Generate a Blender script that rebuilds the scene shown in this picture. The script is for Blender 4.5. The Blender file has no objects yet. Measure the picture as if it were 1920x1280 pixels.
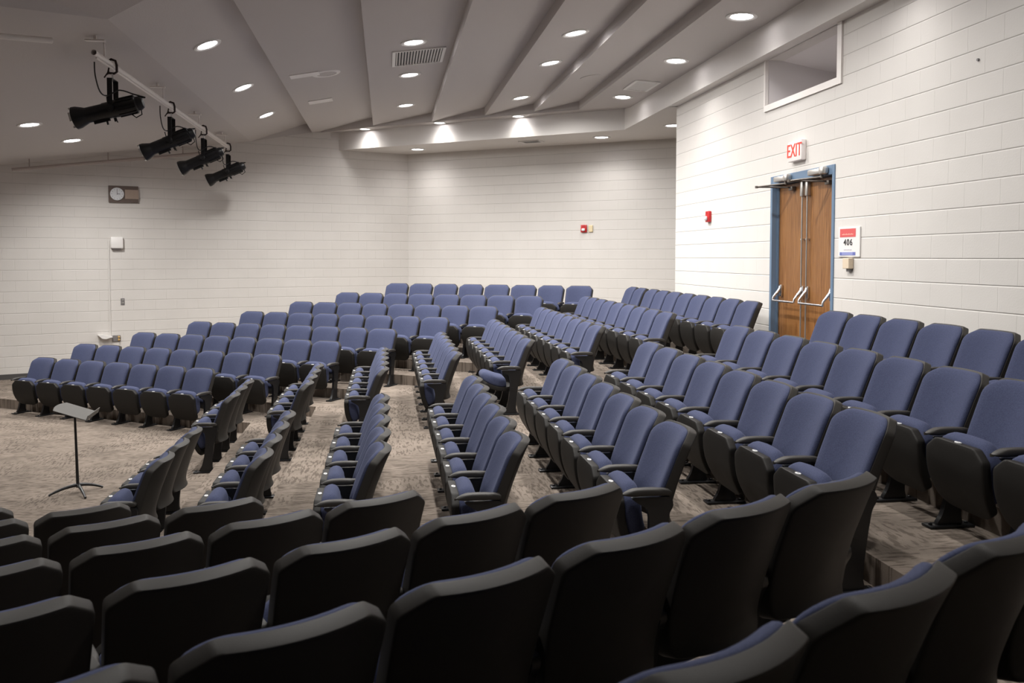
import bpy, bmesh, math, random
from mathutils import Vector, Matrix
R = math.radians
PI = math.pi
random.seed(4)
scene = bpy.context.scene
COL = scene.collection

# ------------------------------------------------------------------ materials
def new_mat(name):
    m = bpy.data.materials.new(name); m.use_nodes = True
    nt = m.node_tree; b = nt.nodes['Principled BSDF']
    return m, nt, b

def plain(name, col, rough=0.5, metal=0.0, spec=0.5, bump=0.0, bscale=200.0, emit=None, estr=0.0):
    m, nt, b = new_mat(name)
    b.inputs['Base Color'].default_value = (*col, 1)
    b.inputs['Roughness'].default_value = rough
    b.inputs['Metallic'].default_value = metal
    b.inputs['Specular IOR Level'].default_value = spec
    if emit:
        b.inputs['Emission Color'].default_value = (*emit, 1)
        b.inputs['Emission Strength'].default_value = estr
    if bump:
        tc = nt.nodes.new('ShaderNodeTexCoord'); n = nt.nodes.new('ShaderNodeTexNoise')
        n.inputs['Scale'].default_value = bscale; n.inputs['Detail'].default_value = 3
        bp = nt.nodes.new('ShaderNodeBump'); bp.inputs['Strength'].default_value = bump; bp.inputs['Distance'].default_value = 0.004
        nt.links.new(tc.outputs['Object'], n.inputs['Vector'])
        nt.links.new(n.outputs['Fac'], bp.inputs['Height'])
        nt.links.new(bp.outputs['Normal'], b.inputs['Normal'])
    return m

def ramp(nt, src, stops):
    r = nt.nodes.new('ShaderNodeValToRGB')
    while len(r.color_ramp.elements) < len(stops): r.color_ramp.elements.new(0.5)
    for e, (p, c) in zip(r.color_ramp.elements, stops):
        e.position = p; e.color = (*c, 1)
    nt.links.new(src, r.inputs['Fac'])
    return r.outputs['Color']

def block_wall(name, zoff):
    """painted concrete block in running bond; local X runs along the wall, Z is up"""
    m, nt, b = new_mat(name)
    L = nt.links.new
    def math_(op, a, b2=None, c=None):
        n = nt.nodes.new('ShaderNodeMath'); n.operation = op
        for k, v in enumerate((a, b2, c)):
            if v is None: continue
            if isinstance(v, (int, float)): n.inputs[k].default_value = v
            else: L(v, n.inputs[k])
        return n.outputs[0]
    tc = nt.nodes.new('ShaderNodeTexCoord')
    sp = nt.nodes.new('ShaderNodeSeparateXYZ'); L(tc.outputs['Object'], sp.inputs[0])
    z = math_('DIVIDE', math_('ADD', sp.outputs['Z'], zoff), 0.2025)
    row = math_('FLOOR', z)
    fz = math_('FRACT', z)
    dz = math_('MULTIPLY', math_('MINIMUM', fz, math_('SUBTRACT', 1.0, fz)), 0.2025)      # distance to the bed joint
    half = math_('MULTIPLY', math_('MODULO', row, 2.0), 0.5)
    fx = math_('FRACT', math_('ADD', math_('DIVIDE', sp.outputs['X'], 0.405), half))
    dx = math_('MULTIPLY', math_('MINIMUM', fx, math_('SUBTRACT', 1.0, fx)), 0.405)
    def groove(d, wd, depth):
        n = nt.nodes.new('ShaderNodeMapRange'); n.interpolation_type = 'SMOOTHSTEP'
        n.inputs['From Min'].default_value = 0.0; n.inputs['From Max'].default_value = wd
        n.inputs['To Min'].default_value = depth; n.inputs['To Max'].default_value = 0.0
        L(d, n.inputs['Value']); return n.outputs['Result']
    g = math_('MAXIMUM', groove(dz, 0.0085, 1.0), groove(dx, 0.006, 0.40))
    n = nt.nodes.new('ShaderNodeTexNoise'); n.inputs['Scale'].default_value = 70; n.inputs['Detail'].default_value = 5
    L(tc.outputs['Object'], n.inputs['Vector'])
    n2 = nt.nodes.new('ShaderNodeTexNoise'); n2.inputs['Scale'].default_value = 1.3; n2.inputs['Detail'].default_value = 3
    L(tc.outputs['Object'], n2.inputs['Vector'])
    base = ramp(nt, n2.outputs['Fac'], [(0.3, (0.655, 0.628, 0.598)), (0.7, (0.695, 0.668, 0.637))])
    mx = nt.nodes.new('ShaderNodeMix'); mx.data_type = 'RGBA'
    L(math_('MULTIPLY', g, 0.55), mx.inputs['Factor']); L(base, mx.inputs[6]); mx.inputs[7].default_value = (0.50, 0.475, 0.45, 1)
    L(mx.outputs[2], b.inputs['Base Color'])
    h = math_('SUBTRACT', math_('MULTIPLY', n.outputs['Fac'], 0.16), g)
    bp = nt.nodes.new('ShaderNodeBump'); bp.inputs['Strength'].default_value = 0.6; bp.inputs['Distance'].default_value = 0.007
    L(h, bp.inputs['Height']); L(bp.outputs['Normal'], b.inputs['Normal'])
    b.inputs['Roughness'].default_value = 0.45
    b.inputs['Specular IOR Level'].default_value = 0.3
    return m

def carpet_mat():
    m, nt, b = new_mat('carpet')
    L = nt.links.new
    tc = nt.nodes.new('ShaderNodeTexCoord')
    def noise(sx, sy, scale, det=2.0, rot=0.0):
        mp = nt.nodes.new('ShaderNodeMapping'); mp.inputs['Scale'].default_value = (sx, sy, 1); mp.inputs['Rotation'].default_value = (0, 0, rot)
        L(tc.outputs['Object'], mp.inputs['Vector'])
        n = nt.nodes.new('ShaderNodeTexNoise'); n.inputs['Scale'].default_value = scale; n.inputs['Detail'].default_value = det
        L(mp.outputs[0], n.inputs['Vector']); return n.outputs['Fac']
    dash = ramp(nt, noise(6, 30, 1.5, 2), [(0.42, (0, 0, 0)), (0.50, (1, 1, 1))])
    dash2 = ramp(nt, noise(30, 6, 1.5, 2), [(0.42, (0, 0, 0)), (0.50, (1, 1, 1))])
    mask = ramp(nt, noise(1.0, 1.0, 1.1, 1), [(0.47, (0, 0, 0)), (0.53, (1, 1, 1))])
    blot = ramp(nt, noise(1.5, 2.6, 1.2, 4), [(0.38, (0.0, 0.0, 0.0)), (0.60, (1, 1, 1))])
    mul = nt.nodes.new('ShaderNodeMix'); mul.data_type = 'RGBA'
    L(mask, mul.inputs['Factor'])
    L(dash, mul.inputs[6]); L(dash2, mul.inputs[7])
    c1 = nt.nodes.new('ShaderNodeMix'); c1.data_type = 'RGBA'
    L(mul.outputs[2], c1.inputs['Factor'])
    c1.inputs[6].default_value = (0.150, 0.122, 0.100, 1); c1.inputs[7].default_value = (0.255, 0.212, 0.177, 1)
    c2 = nt.nodes.new('ShaderNodeMix'); c2.data_type = 'RGBA'; c2.blend_type = 'MULTIPLY'; c2.inputs['Factor'].default_value = 0.24
    L(c1.outputs[2], c2.inputs[6]); L(blot, c2.inputs[7])
    fine = noise(1, 1, 260, 2)
    c3 = nt.nodes.new('ShaderNodeMix'); c3.data_type = 'RGBA'; c3.blend_type = 'MULTIPLY'; c3.inputs['Factor'].default_value = 0.25
    L(c2.outputs[2], c3.inputs[6]); L(ramp(nt, fine, [(0.3, (0.4, 0.4, 0.4)), (0.6, (1, 1, 1))]), c3.inputs[7])
    L(c3.outputs[2], b.inputs['Base Color'])
    bp = nt.nodes.new('ShaderNodeBump'); bp.inputs['Strength'].default_value = 0.5; bp.inputs['Distance'].default_value = 0.005
    L(fine, bp.inputs['Height']); L(bp.outputs['Normal'], b.inputs['Normal'])
    b.inputs['Roughness'].default_value = 0.95; b.inputs['Specular IOR Level'].default_value = 0.1
    return m

def fabric_mat():
    m, nt, b = new_mat('blue_fabric')
    L = nt.links.new
    tc = nt.nodes.new('ShaderNodeTexCoord')
    n = nt.nodes.new('ShaderNodeTexNoise'); n.inputs['Scale'].default_value = 170; n.inputs['Detail'].default_value = 3
    L(tc.outputs['Object'], n.inputs['Vector'])
    L(ramp(nt, n.outputs['Fac'], [(0.30, (0.040, 0.047, 0.090)), (0.70, (0.060, 0.070, 0.130))]), b.inputs['Base Color'])
    bp = nt.nodes.new('ShaderNodeBump'); bp.inputs['Strength'].default_value = 0.25; bp.inputs['Distance'].default_value = 0.002
    L(n.outputs['Fac'], bp.inputs['Height']); L(bp.outputs['Normal'], b.inputs['Normal'])
    b.inputs['Roughness'].default_value = 0.9; b.inputs['Specular IOR Level'].default_value = 0.15
    b.inputs['Sheen Weight'].default_value = 0.10; b.inputs['Sheen Roughness'].default_value = 0.5
    b.inputs['Sheen Tint'].default_value = (0.6, 0.65, 0.9, 1)
    return m

def wood_mat():
    m, nt, b = new_mat('oak_veneer')
    L = nt.links.new
    tc = nt.nodes.new('ShaderNodeTexCoord')
    mp = nt.nodes.new('ShaderNodeMapping'); mp.inputs['Scale'].default_value = (30, 30, 1.6)
    L(tc.outputs['Object'], mp.inputs['Vector'])
    n = nt.nodes.new('ShaderNodeTexNoise'); n.inputs['Scale'].default_value = 1.6; n.inputs['Detail'].default_value = 6; n.inputs['Distortion'].default_value = 1.2
    L(mp.outputs[0], n.inputs['Vector'])
    L(ramp(nt, n.outputs['Fac'], [(0.28, (0.150, 0.058, 0.016)), (0.5, (0.250, 0.110, 0.034)), (0.72, (0.320, 0.155, 0.055))]), b.inputs['Base Color'])
    b.inputs['Roughness'].default_value = 0.38
    return m

def ceiling_mat():
    m, nt, b = new_mat('ceiling_paint')
    L = nt.links.new
    tc = nt.nodes.new('ShaderNodeTexCoord')
    n = nt.nodes.new('ShaderNodeTexNoise'); n.inputs['Scale'].default_value = 60; n.inputs['Detail'].default_value = 4
    L(tc.outputs['Object'], n.inputs['Vector'])
    bp = nt.nodes.new('ShaderNodeBump'); bp.inputs['Strength'].default_value = 0.35; bp.inputs['Distance'].default_value = 0.005
    L(n.outputs['Fac'], bp.inputs['Height']); L(bp.outputs['Normal'], b.inputs['Normal'])
    b.inputs['Base Color'].default_value = (0.56, 0.53, 0.515, 1)
    b.inputs['Roughness'].default_value = 0.6; b.inputs['Specular IOR Level'].default_value = 0.3
    return m

M = dict(
    wallA=block_wall('painted_block_side', 0.035), wallB=block_wall('painted_block_back', 0.035), wallR=block_wall('painted_block_door_wall', 0.006),
    carpet=carpet_mat(), fabric=fabric_mat(), wood=wood_mat(), ceiling=ceiling_mat(),
    soffit=plain('soffit_paint', (0.74, 0.71, 0.68), 0.5, spec=0.3, bump=0.3, bscale=50),
    plastic=plain('charcoal_plastic', (0.036, 0.033, 0.030), 0.5, spec=0.25, bump=0.15, bscale=400),
    panplastic=plain('pan_plastic', (0.017, 0.0155, 0.014), 0.55, spec=0.2, bump=0.15, bscale=400),
    arm=plain('armrest_plastic', (0.036, 0.033, 0.030), 0.5, spec=0.35),
    steel=plain('black_steel', (0.010, 0.010, 0.011), 0.32, spec=0.5),
    plate=plain('number_plate_white', (0.80, 0.80, 0.80), 0.3),
    platemark=plain('plate_mark_grey', (0.35, 0.35, 0.36), 0.5),
    rubber=plain('rubber_base', (0.075, 0.070, 0.070), 0.6),
    bluepaint=plain('blue_frame_paint', (0.140, 0.215, 0.320), 0.4),
    chrome=plain('satin_chrome', (0.72, 0.72, 0.74), 0.25, metal=1.0),
    alum=plain('satin_aluminium', (0.60, 0.58, 0.55), 0.38, metal=0.9),
    bronze=plain('worn_bronze', (0.20, 0.18, 0.16), 0.4, metal=0.7),
    white=plain('white_paint', (0.82, 0.80, 0.78), 0.4),
    trimring=plain('lamp_trim_white', (0.80, 0.79, 0.77), 0.35),
    diffuser=plain('lamp_lens', (0.9, 0.9, 0.9), 0.4, emit=(1.0, 0.96, 0.98), estr=14.0),
    red=plain('alarm_red', (0.55, 0.018, 0.022), 0.35),
    strobe=plain('strobe_lens', (0.78, 0.80, 0.82), 0.12),
    cream=plain('cream_plastic', (0.72, 0.60, 0.38), 0.45),
    beige=plain('beige_plastic', (0.70, 0.58, 0.44), 0.5),
    exitface=plain('exit_face', (0.85, 0.80, 0.78), 0.4, emit=(1.0, 0.85, 0.8), estr=0.05),
    exitred=plain('exit_letters', (0.75, 0.05, 0.03), 0.5, emit=(1.0, 0.06, 0.03), estr=0.25),
    signred=plain('sign_red', (0.68, 0.10, 0.10), 0.5), signblue=plain('sign_blue', (0.14, 0.17, 0.45), 0.5),
    signpale=plain('sign_pale_blue', (0.27, 0.30, 0.58), 0.5), signpink=plain('sign_pale_red', (0.85, 0.45, 0.36), 0.5),
    ink=plain('black_ink', (0.02, 0.02, 0.022), 0.5), greyink=plain('grey_ink', (0.50, 0.48, 0.55), 0.5),
    brown=plain('brown_clock_panel', (0.125, 0.092, 0.078), 0.55), grille=plain('beige_grille', (0.42, 0.33, 0.27), 0.6),
    dial=plain('clock_dial', (0.75, 0.77, 0.80), 0.3), greyplate=plain('grey_plate', (0.20, 0.19, 0.19), 0.4),
    yellow=plain('yellow_plug', (0.65, 0.42, 0.16), 0.5), raceway=plain('raceway_paint', (0.66, 0.635, 0.605), 0.45), pipe=plain('pipe_white', (0.80, 0.76, 0.72), 0.4),
    darkpipe=plain('pipe_taupe', (0.42, 0.36, 0.33), 0.5),
    lamphouse=plain('stage_lamp_black', (0.008, 0.008, 0.009), 0.42, spec=0.4), clamp=plain('clamp_iron', (0.035, 0.022, 0.020), 0.5, metal=0.4),
    glass=plain('lamp_glass', (0.55, 0.58, 0.60), 0.1), tray=plain('stand_tray_grey', (0.10, 0.096, 0.088), 0.5),
    cable=plain('black_cable', (0.012, 0.011, 0.012), 0.5), ventdark=plain('duct_dark', (0.05, 0.048, 0.046), 0.8),
    speaker=plain('speaker_grille_white', (0.88, 0.86, 0.84), 0.5), niche=plain('niche_paint', (0.78, 0.75, 0.75), 0.6),
    trimwhite=plain('niche_trim', (0.86, 0.82, 0.79), 0.35),
)

# ------------------------------------------------------------------ mesh helpers
class MB:
    """collects shapes, links them as one mesh object"""
    def __init__(s): s.v = []; s.f = []; s.m = []
    def add(s, vs, fs, mi=0):
        o = len(s.v); s.v += [tuple(v) for v in vs]; s.f += [tuple(i + o for i in f) for f in fs]; s.m += [mi] * len(fs)
        return s
    def quad(s, a, b, c, d, mi=0): return s.add([a, b, c, d], [(0, 1, 2, 3)], mi)
    def box(s, x0, x1, y0, y1, z0, z1, mi=0, mat=None, bev=0.0):
        if bev:
            bm = bmesh.new(); bmesh.ops.create_cube(bm, size=1)
            for v in bm.verts: v.co = Vector(((x0 + x1) / 2 + v.co.x * (x1 - x0), (y0 + y1) / 2 + v.co.y * (y1 - y0), (z0 + z1) / 2 + v.co.z * (z1 - z0)))
            bmesh.ops.bevel(bm, geom=bm.edges[:], offset=bev, segments=2, affect='EDGES', profile=0.5)
            bm.verts.index_update()
            vs = [v.co.copy() for v in bm.verts]; fs = [[v.index for v in f.verts] for f in bm.faces]; bm.free()
        else:
            vs = [Vector(p) for p in ((x0, y0, z0), (x1, y0, z0), (x1, y1, z0), (x0, y1, z0), (x0, y0, z1), (x1, y0, z1), (x1, y1, z1), (x0, y1, z1))]
            fs = [(0, 3, 2, 1), (4, 5, 6, 7), (0, 1, 5, 4), (1, 2, 6, 5), (2, 3, 7, 6), (3, 0, 4, 7)]
        if mat is not None: vs = [mat @ v for v in vs]
        return s.add(vs, fs, mi)
    def prism(s, poly, axis, a, b, mi=0):
        """poly: 2-D outline swept along axis (0=x: (y,z); 1=y: (x,z); 2=z: (x,y)) from a to b"""
        def P(p, t): return (t, p[0], p[1]) if axis == 0 else (p[0], t, p[1]) if axis == 1 else (p[0], p[1], t)
        n = len(poly); vs = [P(p, a) for p in poly] + [P(p, b) for p in poly]
        fs = [tuple(range(n))[::-1], tuple(range(n, 2 * n))] + [(i, (i + 1) % n, n + (i + 1) % n, n + i) for i in range(n)]
        return s.add(vs, fs, mi)
    def tube(s, pts, r, n=10, mi=0, cap=True):
        pts = [Vector(p) for p in pts]; rs = r if isinstance(r, (list, tuple)) else [r] * len(pts)
        rings = []; prev = None
        for i, p in enumerate(pts):
            t = (pts[min(i + 1, len(pts) - 1)] - pts[max(i - 1, 0)]).normalized()
            if prev is None:
                a = t.orthogonal().normalized()
            else:
                a = (prev - t * prev.dot(t)); a = a.normalized() if a.length > 1e-6 else t.orthogonal().normalized()
            prev = a; b = t.cross(a)
            rings.append([p + (a * math.cos(2 * PI * k / n) + b * math.sin(2 * PI * k / n)) * rs[i] for k in range(n)])
        vs = [v for rg in rings for v in rg]; fs = []
        for i in range(len(rings) - 1):
            for k in range(n):
                fs.append((i * n + k, i * n + (k + 1) % n, (i + 1) * n + (k + 1) % n, (i + 1) * n + k))
        if cap: fs += [tuple(range(n))[::-1], tuple(range((len(rings) - 1) * n, len(rings) * n))]
        return s.add(vs, fs, mi)
    def lathe(s, prof, mat=None, n=28, mi=0, cap0=True, cap1=True):
        """prof: (radius, height) pairs about local Z"""
        vs = [Vector((r * math.cos(2 * PI * k / n), r * math.sin(2 * PI * k / n), h)) for r, h in prof for k in range(n)]
        if mat is not None: vs = [mat @ v for v in vs]
        fs = []
        for i in range(len(prof) - 1):
            for k in range(n): fs.append((i * n + k, i * n + (k + 1) % n, (i + 1) * n + (k + 1) % n, (i + 1) * n + k))
        if cap0: fs.append(tuple(range(n))[::-1])
        if cap1: fs.append(tuple(range((len(prof) - 1) * n, len(prof) * n)))
        return s.add(vs, fs, mi)
    def mesh(s, name, mats, smooth=None):
        me = bpy.data.meshes.new(name); me.from_pydata(s.v, [], s.f); me.update()
        bm = bmesh.new(); bm.from_mesh(me); bmesh.ops.recalc_face_normals(bm, faces=bm.faces[:]); bm.to_mesh(me); bm.free()
        for m in (mats if isinstance(mats, (list, tuple)) else [mats]): me.materials.append(m)
        for p, i in zip(me.polygons, s.m): p.material_index = i
        if smooth is not None:
            for p in me.polygons: p.use_smooth = True
            me.set_sharp_from_angle(angle=R(smooth))
        return me
    def build(s, name, mats, parent=None, smooth=None, kind=None):
        o = bpy.data.objects.new(name, s.mesh(name, mats, smooth)); COL.objects.link(o)
        if parent is not None: o.parent = parent
        if kind: o['kind'] = kind
        return o

def thing(name, label, cat, loc=(0, 0, 0), rotz=0.0, group=None):
    o = bpy.data.objects.new(name, None); COL.objects.link(o)
    o.empty_display_size = 0.1
    o.location = loc; o.rotation_euler = (0, 0, rotz); o['label'] = label; o['category'] = cat
    if group: o['group'] = group
    return o
def tag(o, label, cat, group=None):
    o['label'] = label; o['category'] = cat
    if group: o['group'] = group
    return o
def kids(o): return [c for c in bpy.data.objects if c.parent == o]

# ------------------------------------------------------------------ plan of the room (metres, stage floor z = 0)
EYE = 2.437
S = 0.533                                   # seat spacing
RISE = 0.1524
ang = 1.0124
AD = (math.cos(ang - PI / 2), math.sin(ang - PI / 2)); AN = (-AD[1], AD[0])      # far block: row direction, uphill normal
angd = 1.088
DD = (-math.cos(PI / 2 - angd), -math.sin(PI / 2 - angd)); DN = (-DD[1], DD[0])  # near block
A0, AP = 9.4471, 0.7156
X0, XP = -1.7456, 0.8625
D0, DP = -6.2348, 0.884
LC = Vector((0.51, 20.044))                 # corner of side wall and back wall
LDIR = Vector((math.cos(R(21)), math.sin(R(21))))
BDIR = Vector((math.cos(R(-33.5)), math.sin(R(-33.5))))
SDIR = Vector((math.cos(R(-35.3)), math.sin(R(-35.3))))
XW = 4.55                                   # door wall

def floor_z(k): return RISE * (k - 1)
def isect(n1, c1, n2, c2):
    d = n1[0] * n2[1] - n1[1] * n2[0]
    return Vector(((c1 * n2[1] - c2 * n1[1]) / d, (n1[0] * c2 - n2[0] * c1) / d))
def line_isect(p, d, q, e):
    n1 = (-d[1], d[0]); n2 = (-e[1], e[0])
    return isect(n1, n1[0] * p[0] + n1[1] * p[1], n2, n2[0] * q[0] + n2[1] * q[1])

# ------------------------------------------------------------------ floor
ROW_T = [-12.15, -12.083, -11.543, -10.994, -10.447, -9.913, -9.386, -8.725]
def riser_line(j):
    off = -0.12
    a = A0 + AP * (j - 1) + off; x = X0 + XP * (j - 1) + off; d = D0 + DP * (j - 1) + off
    am = isect(AN, a, (1, 0), x); md = isect((1, 0), x, DN, d)
    far = line_isect(LC + LDIR * 0.0, LDIR, am, AD)
    near = md + Vector(DD) * 14
    if j >= 2:
        b0 = Vector(AN) * a + Vector(AD) * (ROW_T[j] - 0.62)
        far = line_isect(LC, LDIR, b0, (-LDIR[1], LDIR[0]))
    else:
        b0 = far * 0.5 + am * 0.5
    return [far, b0, am, md, near]
fl = MB()
fl.quad((-14, -14, 0), (3.5, -14, 0), (3.5, 21, 0), (-14, 21, 0))
lines = [riser_line(j) for j in range(1, 8)]
outer = [LC + Vector((0, 0.0)), LC + Vector((1, 2)), Vector((10, 17)), Vector((10, -6)), Vector((-3, -14))]
for j, ln in enumerate(lines):
    z0, z1 = floor_z(j + 1), floor_z(j + 2)
    nx = lines[j + 1] if j + 1 < len(lines) else outer
    for i in range(4):
        p, q, r, t = ln[i], ln[i + 1], nx[i + 1], nx[i]
        fl.quad((*p, z0), (*q, z0), (*q, z1), (*p, z1))
        fl.quad((*p, z1), (*q, z1), (*r, z1), (*t, z1))
fl.build('floor', M['carpet'], kind='structure')

# ------------------------------------------------------------------ walls (local X along the wall)
def wall_obj(name, mb, mat, origin, direc):
    o = mb.build(name, mat, kind='structure')
    o.location = (origin[0], origin[1], 0); o.rotation_euler = (0, 0, math.atan2(direc[1], direc[0]))
    return o
w = MB(); w.box(-13.5, 0.0, 0.0, 0.2, -0.1, 5.7)
wall_obj('wall_left', w, M['wallA'], LC, LDIR)
w = MB(); w.box(0, 9.6, 0, 0.2, -0.1, 5.7)
wall_obj('wall_back', w, M['wallB'], LC, BDIR)
# door wall: openings for the double door and the high niche.  local x = -Y direction
DY0, DY1, DZ = 8.246, 9.722, 3.389         # frame outside
NY0, NY1, NZ0, NZ1 = 8.20, 9.90, 4.235, 4.802
WE = 13.14
w = MB()
def rw(y0, y1, z0, z1): w.box(WE - y1, WE - y0, 0.0, 0.22, z0, z1)
ZT = 5.7
rw(-8, DY0, 0.0, NZ0); rw(DY1, WE, 0.0, NZ0); rw(DY0, DY1, DZ, NZ0)
rw(-8, NY0, NZ0, ZT); rw(NY1, WE, NZ0, ZT); rw(NY0, NY1, NZ1, ZT)
wall_obj('wall_right', w, M['wallR'], (XW, WE), (0, -1))
w = MB(); w.box(0, 5.0, -0.2, 0.0, 0.0, 5.7)
wall_obj('wall_corridor', w, M['wallB'], (XW + 0.22, WE), BDIR)
w = MB(); w.box(0, 4.6, -0.1, 0.1, 0.0, 5.7)
wall_obj('wall_corridor_end', w, M['wallB'], (8.35, 15.3), (0.1, -1))
w = MB(); w.box(-18, 6, -0.1, 0.1, -0.1, 5.9)
wall_obj('wall_near', w, M['rubber'], (Vector(DN) * 3.2), DD)  # unseen wall behind the camera, coloured dark to keep bounce off the seat backs
w = MB(); w.box(-16, 16, -0.1, 0.1, -0.1, 5.9)
wall_obj('wall_stage', w, M['wallB'], (-11.5, 4.0), (0, 1))

# rubber base along the side wall, stepping with the treads
bb = MB()
prev = -12.5
ts = [(ln[0] - LC).dot(LDIR) for ln in lines]
for k, t in enumerate(ts + [0.0]):
    z = floor_z(k + 1)
    if t > prev: bb.box(prev, t, -0.012, 0.0, z, z + 0.10)
    prev = t
wall_obj('baseboard_left', bb, M['rubber'], LC, LDIR)

# ------------------------------------------------------------------ ceiling
C0 = EYE
edges = [-2.8, -1.576, -0.253, 0.939, 1.94, 2.815, 3.58, 4.395]
low = [2.43, 2.71, 2.775, 2.755, 2.785, 2.778, 2.75]
high = [2.93, 2.95, 2.935, 2.94, 2.935, 2.90, 2.71]
ZL = 2.75
SP = Vector((4.395, 15.584))                # soffit corner
def soffit_y(x): return SP.y + (x - SP.x) * SDIR.y / SDIR.x
def saw_y(x): return soffit_y(x) - 0.36
def left_y(x): return LC.y + (x - LC.x) * LDIR.y / LDIR.x
def far_y(x): return min(saw_y(x), left_y(x))
ce = MB()
YN = -6.0
strip = {}
for i in range(7):
    xa, xb, za, zb = edges[i], edges[i + 1], low[i] + C0, high[i] + C0
    strip[i] = (xa, za, xb, zb)
    xs = [xa, xb]
    # where the side wall and the saw line cross inside this strip
    xc = line_isect(LC, LDIR, SP - Vector((0, 0.36)), SDIR).x
    if xa < xc < xb: xs = [xa, xc, xb]
    for p, q in zip(xs[:-1], xs[1:]):
        zp = za + (zb - za) * (p - xa) / (xb - xa); zq = za + (zb - za) * (q - xa) / (xb - xa)
        yn_p = yn_q = YN
        if i == 0: yn_p, yn_q = 9.40, 8.91
        ce.quad((p, yn_p, zp), (q, yn_q, zq), (q, far_y(q), zq), (p, far_y(p), zp))
        # vertical closing face at the far end
        if i == 0: bp, bq = za, low[1] + C0
        elif i == 1:
            f = lambda x: low[1] + (ZL - low[1]) * min(1, (x - edges[1]) / 0.6) + C0
            bp, bq = f(p), f(q)
        else: bp = bq = ZL + C0
        e = 0.015
        ce.quad((p, far_y(p) - e, bp), (q, far_y(q) - e, bq), (q, far_y(q) - e, zq), (p, far_y(p) - e, zp))
    if i < 6:
        zn = low[i + 1] + C0
        ce.quad((xb, YN, zb), (xb, far_y(xb), zb), (xb, far_y(xb), zn), (xb, YN, zn))
# flat ledge in front of the soffit
xl = xc
ce.quad((xl, left_y(xl), ZL + C0), (4.395, saw_y(4.395), ZL + C0), (4.395, soffit_y(4.395), ZL + C0), (-1.02, 19.46, ZL + C0))
# sloping ceiling over the stage and the near strip that meets it
SL = 0.174
def st_z(x): return 2.43 + SL * (x + 2.8) + C0
P0 = Vector((-2.8, 9.40)); Pd = Vector((-0.667, -0.745)).normalized()
P1 = P0 + Pd * 14
xl0 = -12.2
ce.add([(-2.8, 9.40, st_z(-2.8)), (-2.8, left_y(-2.8), st_z(-2.8)), (xl0, left_y(xl0), st_z(xl0)), (xl0, P1.y, st_z(xl0)), (P1.x, P1.y, st_z(P1.x))], [(0, 1, 2, 3, 4)])
Q0 = Vector((-1.576, 8.91)); Q1 = Q0 + Pd * 14
zt = high[0] + C0
ce.quad((*P0, st_z(P0.x)), (*P1, st_z(P1.x)), (*Q1, zt), (*Q0, zt))
ce.add([(*Q0, zt), (*Q1, zt), (-6, -14, zt), (-1.576, -14, zt)], [(0, 1, 2, 3)])
ce.quad((-1.576, YN, low[1] + C0), (4.6, YN, low[1] + C0), (4.6, YN - 8, low[1] + C0), (-1.576, YN - 8, low[1] + C0))
ce.quad((-13, -15, 5.85), (9, -15, 5.85), (9, 22, 5.85), (-13, 22, 5.85))
ce.build('ceiling', M['ceiling'], kind='structure')

# soffits
ZS = 2.365 + C0
so = MB()
lf = Vector((-1.02, 19.46))
so.quad((*lf, ZL + C0 + 0.2), (*SP, ZL + C0 + 0.2), (*SP, ZS), (*lf, ZS))
bw_end = LC + BDIR * 9.4
so.add([(*lf, ZS), (*SP, ZS), (SP.x, WE - 0.02, ZS), (8.7, 10.6, ZS), (bw_end.x, bw_end.y, ZS), (*LC, ZS)], [(0, 1, 2, 3, 4, 5)])
so.build('trim_1', M['soffit'], kind='structure')
so = MB()
so.quad((SP.x, SP.y, 2.9 + C0), (SP.x, YN, 2.9 + C0), (SP.x, YN, ZS), (SP.x, SP.y, ZS))
so.quad((SP.x, WE - 0.02, ZS), (SP.x, YN, ZS), (XW + 0.01, YN, ZS), (XW + 0.01, WE - 0.02, ZS))
so.build('trim_2', M['soffit'], kind='structure')

# niche high in the door wall
ni = MB()
nx1 = XW + 1.15
ni.quad((XW + .2, NY0, NZ0), (nx1, NY0, NZ0), (nx1, NY1, NZ0), (XW + .2, NY1, NZ0))
ni.quad((XW + .2, NY1, NZ0), (nx1, NY1, NZ0), (nx1, NY1, NZ1 + .02), (XW + .2, NY1, NZ1 + .02))
ni.quad((XW + .2, NY0, NZ0), (nx1, NY0, NZ0), (nx1, NY0, NZ1 + .02), (XW + .2, NY0, NZ1 + .02))
ni.quad((nx1, NY0, NZ0), (nx1, NY1, NZ0), (nx1, NY1, NZ1 + .02), (nx1, NY0, NZ1 + .02))
ni.quad((XW + .2, NY0, NZ1), (XW + .7, NY0, NZ1 - .09), (XW + .7, NY1, NZ1 - .09), (XW + .2, NY1, NZ1))
ni.quad((XW + .7, NY0, NZ1 - .09), (nx1, NY0, NZ1 - .16), (nx1, NY1, NZ1 - .16), (XW + .7, NY1, NZ1 - .09))
for (y0, y1, z0, z1) in ((NY0, NY0 + 0.0, NZ0, NZ1),): pass
ni.box(XW, XW + 0.215, NY1 - 0.004, NY1, NZ0, NZ1); ni.box(XW, XW + 0.215, NY0, NY0 + 0.004, NZ0, NZ1); ni.box(XW, XW + 0.215, NY0, NY1, NZ0, NZ0 + 0.004)
ni.build('trim_3', M['niche'], kind='structure')
nt_ = MB()
nt_.box(XW - 0.022, XW + 0.02, NY0 - 0.065, NY1 + 0.02, NZ0 - 0.05, NZ0 + 0.022)
nt_.box(XW - 0.022, XW + 0.02, NY0 - 0.065, NY0 + 0.02, NZ0 + 0.022, NZ1)
nt_.box(XW - 0.022, XW + 0.02, NY1 - 0.015, NY1 + 0.02, NZ0 + 0.022, NZ1)
nt_.build('trim_4', M['trimwhite'], kind='structure')

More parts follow.
